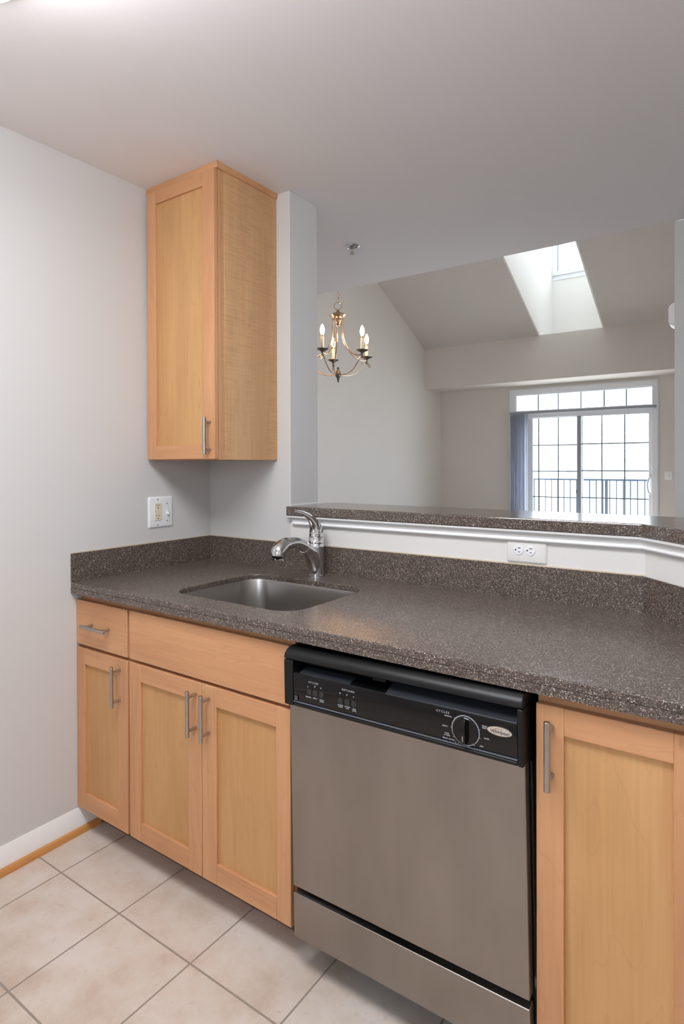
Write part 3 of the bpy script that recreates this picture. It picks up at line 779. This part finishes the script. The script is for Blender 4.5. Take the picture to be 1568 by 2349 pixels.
# sprinkler
sp = empty('sprinkler', (.309, .6226, 2.33), 'small chrome fire sprinkler head in the low ceiling', 'sprinkler')
sxx, syy = .309, .6226
bm = B(); lathe(bm, [(.0365, CZ), (.0365, CZ - .002), (.032, CZ - .006), (.024, CZ - .0065), (.022, CZ - .001)], (sxx, syy, 0), 32); part('escutcheon', bm, M['chrome'], sp)
bm = B(); lathe(bm, [(.011, CZ - .002), (.011, CZ - .012), (.006, CZ - .014)], (sxx, syy, 0), 20)
for s in (-1, 1): tube(bm, smooth_path([(sxx + s * .009, syy, CZ - .012), (sxx + s * .011, syy, CZ - .022), (sxx + s * .004, syy, CZ - .034)], 4), .0018, 8)
tube(bm, [(sxx, syy, CZ - .014), (sxx, syy, CZ - .034)], .0025, 8)
part('head', bm, M['nickel'], sp)
bm = B(); lathe(bm, [(.0001, CZ - .036), (.012, CZ - .0365), (.012, CZ - .038), (.0001, CZ - .038)], (sxx, syy, 0), 20); part('deflector', bm, M['nickel'], sp)

# ------------------------------------------------------------------ kitchen ceiling fixture (only its front corner is in the picture)
lt = empty('ceiling_light', (1.2, -1.35, 2.27), 'lit white ceiling light with rounded corner at the top left edge of the photo', 'ceiling light')
bm = B(); outl = rrect(.50, 1.88, -1.62, -1.075, .09, 8)
a = [bm.verts.new((x, y, CZ - .0005)) for x, y in outl]; b_ = [bm.verts.new((x, y, CZ - .012)) for x, y in outl]
o2 = rrect(.515, 1.865, -1.605, -1.09, .08, 8); c_ = [bm.verts.new((x, y, CZ - .016)) for x, y in o2]
for j in range(len(a)):
    j2 = (j + 1) % len(a); bm.faces.new((a[j], a[j2], b_[j2], b_[j])); bm.faces.new((b_[j], b_[j2], c_[j2], c_[j]))
bm.faces.new(a); bm.faces.new(c_)
part('housing', bm, M['housing'], lt)
bm = B(); rr = []
for ins, z in ((0, CZ - .0165), (.003, CZ - .105), (.018, CZ - .128), (.05, CZ - .138)):
    rr.append([bm.verts.new((x, y, z)) for x, y in rrect(.625 + ins, 1.80 - ins, -1.60 + ins, -1.135 - ins, .075, 8)])
for i in range(3):
    for j in range(len(rr[0])):
        j2 = (j + 1) % len(rr[0]); bm.faces.new((rr[i][j], rr[i][j2], rr[i + 1][j2], rr[i + 1][j]))
bm.faces.new(rr[-1])
part('diffuser', bm, M['diffuser'], lt)

# ------------------------------------------------------------------ chandelier
hx, hy = -.872, 2.15
ch = empty('chandelier', (hx, hy, 1.97), 'five-arm brushed metal chandelier with lit candle bulbs on a chain', 'chandelier')
yaw = .605
Fd = Vector((-math.sin(yaw), math.cos(yaw), 0)); Rd = Vector((math.cos(yaw), math.sin(yaw), 0))
bm = B(); lathe(bm, [(.0001, 2.552), (.008, 2.550), (.010, 2.543), (.018, 2.534), (.024, 2.528), (.026, 2.524), (.050, 2.519), (.064, 2.512), (.067, 2.505), (.060, 2.498), (.046, 2.484), (.044, 2.474), (.030, 2.468), (.022, 2.455), (.014, 2.438), (.009, 2.433), (.013, 2.426), (.010, 2.418), (.0001, 2.414)], (hx, hy, 0), 32)
part('top_cap', bm, M['brass'], ch)
bm = B(); tube(bm, [(hx + Rd.x * .030 * math.cos(a), hy + Rd.y * .030 * math.cos(a), 2.580 + .030 * math.sin(a)) for a in [i * 2 * PI / 24 for i in range(24)]], .0028, 8, closed=True)
part('ring', bm, M['brass'], ch)
bm = B(); z = 2.628; i = 0
while z < 4.38:
    d_ = Rd if i % 2 else Fd
    tube(bm, [(hx + d_.x * .010 * math.cos(a), hy + d_.y * .010 * math.cos(a), z + .022 * math.sin(a)) for a in [j * 2 * PI / 12 for j in range(12)]], .0022, 6, closed=True)
    z += .037; i += 1
part('chain', bm, M['brass'], ch)
bm = B(); lathe(bm, [(.06, 4.3995), (.06, 4.392), (.03, 4.37), (.006, 4.362)], (hx, hy, 0), 24); part('canopy', bm, M['brass'], ch)
bm = B(); lathe(bm, [(.0001, 2.090), (.010, 2.087), (.011, 2.080), (.007, 2.074), (.012, 2.066), (.017, 2.055), (.019, 2.045), (.023, 2.040), (.024, 2.028), (.020, 2.020), (.017, 2.008), (.010, 2.000), (.012, 1.994), (.010, 1.988), (.005, 1.984), (.008, 1.977), (.006, 1.970), (.0001, 1.967)], (hx, hy, 0), 28)
part('hub', bm, M['pewter'], ch)
r_c = .264
for i in range(5):
    th = math.radians(-10 + 72 * i); D = Fd * math.cos(th) + Rd * math.sin(th)
    def at(r, z): return (hx + D.x * r, hy + D.y * r, z)
    bm = B()
    tube(bm, smooth_path([at(.043, 2.478), at(.044, 2.40), at(.050, 2.335), at(.075, 2.265), at(.125, 2.205), at(.185, 2.168), at(.235, 2.158), at(r_c - .006, 2.166)], 6), .0052, 10)
    tube(bm, smooth_path([at(.018, 2.030), at(.060, 2.026), at(.115, 2.034), at(.165, 2.058), at(.205, 2.095), at(.235, 2.132), at(.258, 2.150)], 6), .0042, 10)
    tube(bm, smooth_path([at(r_c, 2.146), at(r_c + .014, 2.140), at(r_c + .030, 2.126), at(r_c + .034, 2.113), at(r_c + .026, 2.110), at(r_c + .012, 2.126), at(r_c + .002, 2.140)], 5), .0028, 8)
    ar = part('arm', bm, M['brass'], ch)
    c0 = at(r_c, 0)
    bm = B(); lathe(bm, [(.006, 2.135), (.010, 2.140), (.010, 2.148), (.006, 2.153), (.007, 2.162), (.012, 2.172), (.017, 2.176), (.030, 2.183), (.046, 2.192), (.0465, 2.194), (.030, 2.187), (.014, 2.184), (.0001, 2.184)], c0, 32, scallop=7)
    part('drip_pan', bm, M['pewter'], ar)
    bm = B(); lathe(bm, [(.0125, 2.184), (.0125, 2.282), (.0115, 2.285), (.0001, 2.285)], c0, 20); part('candle_sleeve', bm, M['candle'], ar)
    bm = B(); lathe(bm, [(.0085, 2.285), (.0085, 2.300), (.0001, 2.300)], c0, 16); part('socket', bm, M['socket'], ar)
    bm = B(); lathe(bm, [(.0075, 2.300), (.012, 2.310), (.0165, 2.326), (.0172, 2.338), (.015, 2.352), (.0095, 2.368), (.004, 2.379), (.0001, 2.383)], c0, 20); part('bulb', bm, M['bulb'], ar)

# ------------------------------------------------------------------ patio door
dr = empty('door_1', (-.3, YF, FZ)); dr['kind'] = 'structure'
bm = B(); cw = .07
def casing(bm, a0, a1, zt, y0, y1):
    box(bm, a0, a0 + .068, y0, y1, FZ, zt); box(bm, a1 - .068, a1, y0, y1, FZ, zt); box(bm, a0 + .068, a1 - .068, y0, y1, zt - .068, zt)
casing(bm, -1.357, .757, 2.472, YF - .018, YF - .0005)
casing(bm, -1.345, .745, 2.460, YF - .026, YF - .018)
part('casing', bm, M['vinyl'], dr, bevel=.004)
y0, y1 = YF + .02, YF + .11
bm = B()
box(bm, DX0, -1.250, y0, y1, FZ, DZ); box(bm, .690, DX1, y0, y1, FZ, DZ)
box(bm, -1.25, .69, y0, y1, 2.372, DZ); box(bm, -1.25, .69, y0, y1, 2.018, 2.135)
box(bm, -1.25, .69, y0, y1, FZ, FZ + .04)
part('frame', bm, M['vinyl'], dr, bevel=.003)
bm = B(); box(bm, -1.25, .69, y0 + .045, y0 + .05, 2.135, 2.372); tp = part('transom_glass', bm, M['pane'], dr)
bm = B()
for x in (-.922, -.6215, -.29, .036, .334): box(bm, x - .008, x + .008, y0 + .040, y0 + .055, 2.135, 2.372)
part('muntins', bm, M['muntin'], tp)
def sash(a0, a1, yy, sl, sr_):
    bm = B(); zt = 2.018; zb = FZ + .04
    box(bm, a0, a0 + sl, yy, yy + .035, zb, zt); box(bm, a1 - sr_, a1, yy, yy + .035, zb, zt)
    box(bm, a0 + sl, a1 - sr_, yy, yy + .035, zt - .012, zt); box(bm, a0 + sl, a1 - sr_, yy, yy + .035, zb, zb + .09)
    return part('sash', bm, M['vinyl'], dr, bevel=.003)
s1 = sash(-1.25, -.262, y0 + .050, .24, .070); s2 = sash(-.334, .69, y0 + .008, .055, .063)
bm = B(); box(bm, -.336, -.278, y0 + .004, y0 + .012, FZ + .04, 2.018); part('meeting_stile', bm, plain('stile_grey', (148, 152, 160), .4), s2)
bm = B(); box(bm, -1.01, -.332, y0 + .066, y0 + .070, FZ + .13, 2.006); part('glass', bm, M['pane'], s1)
bm = B(); box(bm, -.279, .627, y0 + .024, y0 + .028, FZ + .13, 2.006); part('glass', bm, M['pane'], s2)
bm = B()
for x in (-.924, -.627): box(bm, x - .008, x + .008, y0 + .064, y0 + .072, FZ + .13, 2.006)
for z in (.395, .791, 1.189, 1.590): box(bm, -1.01, -.332, y0 + .0645, y0 + .0715, z - .008, z + .008)
part('muntins', bm, M['muntin'], s1)
bm = B()
for x in (.008, .317): box(bm, x - .008, x + .008, y0 + .022, y0 + .030, FZ + .13, 2.006)
for z in (.400, .800, 1.199, 1.597): box(bm, -.279, .627, y0 + .0225, y0 + .0295, z - .008, z + .008)
part('muntins', bm, M['muntin'], s2)
bm = B(); tube(bm, smooth_path([(.645, y0 + .008, 1.115), (.632, y0 - .03, 1.09), (.618, y0 - .045, .995), (.632, y0 - .03, .90), (.645, y0 + .008, .875)], 6), .011, 10)
box(bm, .635, .665, y0 + .0, y0 + .009, .85, 1.14); part('door_handle', bm, M['vinyl'], s2)
bm = B(); box(bm, -.350, -.336, y0 + .01, y0 + .03, .86, .92); part('latch', bm, M['slot'], s1, bevel=.003)

# vertical blind drawn to the left
vb = empty('vertical_blind', (-1.17, YF - .06, FZ), 'bunched pale blue-grey vertical blind at the left of the patio door', 'blind')
bm = B(); box(bm, -1.335, .735, YF - .075, YF - .030, 2.078, 2.112); part('headrail', bm, M['rail_grey'], vb, bevel=.004)
for i in range(8):
    x = -1.285 + i * .031; a = math.radians(68 if i % 2 else 58); bm = B(); w = .042
    pts = []
    for s in range(7):
        t_ = (s - 3) / 3; lx = t_ * w; ly = .008 * (1 - t_ * t_)
        pts.append((x + lx * math.cos(a) - ly * math.sin(a), YF - .078 + 0 + lx * math.sin(a) * .9 + ly * math.cos(a)))
    lo = [bm.verts.new((p[0], p[1] - .0, FZ + .03)) for p in pts]; hi = [bm.verts.new((p[0], p[1], 2.080)) for p in pts]
    for s in range(6): bm.faces.new((lo[s], lo[s + 1], hi[s + 1], hi[s]))
    o = part('vane', bm, M['vane'], vb); so = o.modifiers.new('thick', 'SOLIDIFY'); so.thickness = .0012

# ------------------------------------------------------------------ outside
bm = B(); box(bm, -2.2, 1.6, YF + .142, 9.05, FZ - .2, FZ - .02); struct('floor_balcony', bm, M['concrete'])
bm = B(); box(bm, -2.2, 1.6, YF + .142, 8.20, 2.56, 2.72); box(bm, -2.2, 1.6, 8.12, 8.2, 2.50, 2.56); struct('ceiling_balcony', bm, M['siding'])
bm = B(); box(bm, -1.62, -1.44, 8.05, 8.20, FZ - .02, 2.50); struct('trim_balcony_post', bm, M['siding'])
rl = empty('railing', (-.3, 8.9, FZ - .02), 'dark metal balcony railing outside the patio door', 'railing')
bm = B(); box(bm, -1.43, 1.45, 8.88, 8.92, 1.015, 1.045); box(bm, -1.43, 1.45, 8.885, 8.915, .12, .145); part('rail', bm, M['iron'], rl)
for x in (-1.425, -.205, 1.02):
    bm = B(); box(bm, x - .022, x + .022, 8.878, 8.922, FZ - .02, 1.02); part('post', bm, M['iron'], rl)
x = -1.32
while x < 1.42:
    if abs(x + .205) > .05 and abs(x - 1.02) > .05:
        bm = B(); box(bm, x - .008, x + .008, 8.892, 8.908, .14, 1.018); part('baluster', bm, M['iron'], rl)
    x += .106
bd = empty('apartment_building', (4, 40, -6), 'pale apartment building in the haze beyond the balcony railing', 'building')
bm = B(); box(bm, -9, 14, 40, 50, -6, 1.6); part('wall', bm, M['siding'], bd)
bm = B(); extr_x(bm, [(39.4, 1.6), (50.6, 1.6), (45, 4.2)], -9.5, 14.5); part('roof', bm, M['roof'], bd)
for i in range(9):
    for j in range(2):
        bm = B(); X = -7.6 + i * 2.5; Z = -3.9 + j * 2.9; box(bm, X - .5, X + .5, 39.95, 40.05, Z, Z + 1.4); part('window', bm, M['bglass'], bd)
gd = B(); box(gd, -60, 60, 9.5, 110, -6.2, -6); struct('floor_ground', gd, M['grass'])

# ------------------------------------------------------------------ light
w = bpy.data.worlds.new('overcast'); SC.world = w; w.use_nodes = True
nt = w.node_tree; bg = nt.nodes['Background']; bg.inputs['Color'].default_value = (.77, .90, 1.04, 1); bg.inputs['Strength'].default_value = 7.5
def area(name, loc, rot, sx, sy, power, color, portal=False):
    l = bpy.data.lights.new(name, 'AREA'); l.shape = 'RECTANGLE'; l.size = sx; l.size_y = sy; l.energy = power; l.color = color
    o = bpy.data.objects.new(name, l); o.location = loc; o.rotation_euler = rot; COL.objects.link(o)
    if portal: l.cycles.is_portal = True
    return o
area('portal_patio_door', (-.29, YF + .16, 1.22), (-PI / 2, 0, 0), 2.0, 2.3, 1, (1, 1, 1), True)
area('portal_added_kitchen_window', (1.85, -3.12, 1.6), (PI / 2, 0, 0), .9, 1.0, 1, (1, 1, 1), True)  # serves the added window behind the camera
area('portal_added_roof_pane', (-.28, 6.255, 5.65), (0, 0, 0), .76, 2.0, 1, (1, 1, 1), True)  # serves the added glazing over the light well
area('portal_added_side_window', (RX + .13, 2.75, 1.4), (0, PI / 2, 0), 2.2, 1.5, 1, (1, 1, 1), True)  # serves the added living room side window
area('portal_light_well', (-.28, WY + .12, 4.7), (-PI / 2, 0, 0), .8, 1.0, 1, (1, 1, 1), True)

sl = bpy.data.lights.new('sun', 'SUN'); sl.energy = 20; sl.angle = math.radians(3); sl.color = (1, .97, .93)  # hazy sun added so the living room floor bounces light upward
so_ = bpy.data.objects.new('sun', sl); COL.objects.link(so_)
so_.rotation_euler = Vector((.20, -.60, -.78)).to_track_quat('-Z', 'Y').to_euler()
# ------------------------------------------------------------------ camera
cam = bpy.data.cameras.new('camera'); co = bpy.data.objects.new('camera', cam); COL.objects.link(co); SC.camera = co
CP = Vector((1.92521, -1.74717, 1.31315)); yw, pt, ro = .6051506, -.0062046, -.0033521
f = Vector((-math.sin(yw) * math.cos(pt), math.cos(yw) * math.cos(pt), math.sin(pt)))
r = Vector((math.cos(yw), math.sin(yw), 0)); up = r.cross(f)
r2 = r * math.cos(ro) + up * math.sin(ro); u2 = -r * math.sin(ro) + up * math.cos(ro)
co.matrix_world = Matrix(((r2.x, u2.x, -f.x, CP.x), (r2.y, u2.y, -f.y, CP.y), (r2.z, u2.z, -f.z, CP.z), (0, 0, 0, 1)))
cam.sensor_fit = 'VERTICAL'; cam.sensor_height = 36; cam.lens = 1367.104 * 36 / 2349
cam.shift_x = -(799.75 - 784) / 2349; cam.shift_y = (1072.45 - 1174.5) / 2349
cam.clip_start = .05; cam.clip_end = 300

vs = SC.view_settings; vs.view_transform = 'Standard'; vs.look = 'None'; vs.gamma = 1; vs.exposure = 0; vs.use_curve_mapping = False
cy = SC.cycles
cy.use_denoising = True; cy.use_adaptive_sampling = True; cy.adaptive_threshold = .02; cy.max_bounces = 8; cy.diffuse_bounces = 6; cy.glossy_bounces = 4; cy.transparent_max_bounces = 12
cy.sample_clamp_indirect = 6; cy.caustics_reflective = False; cy.caustics_refractive = False
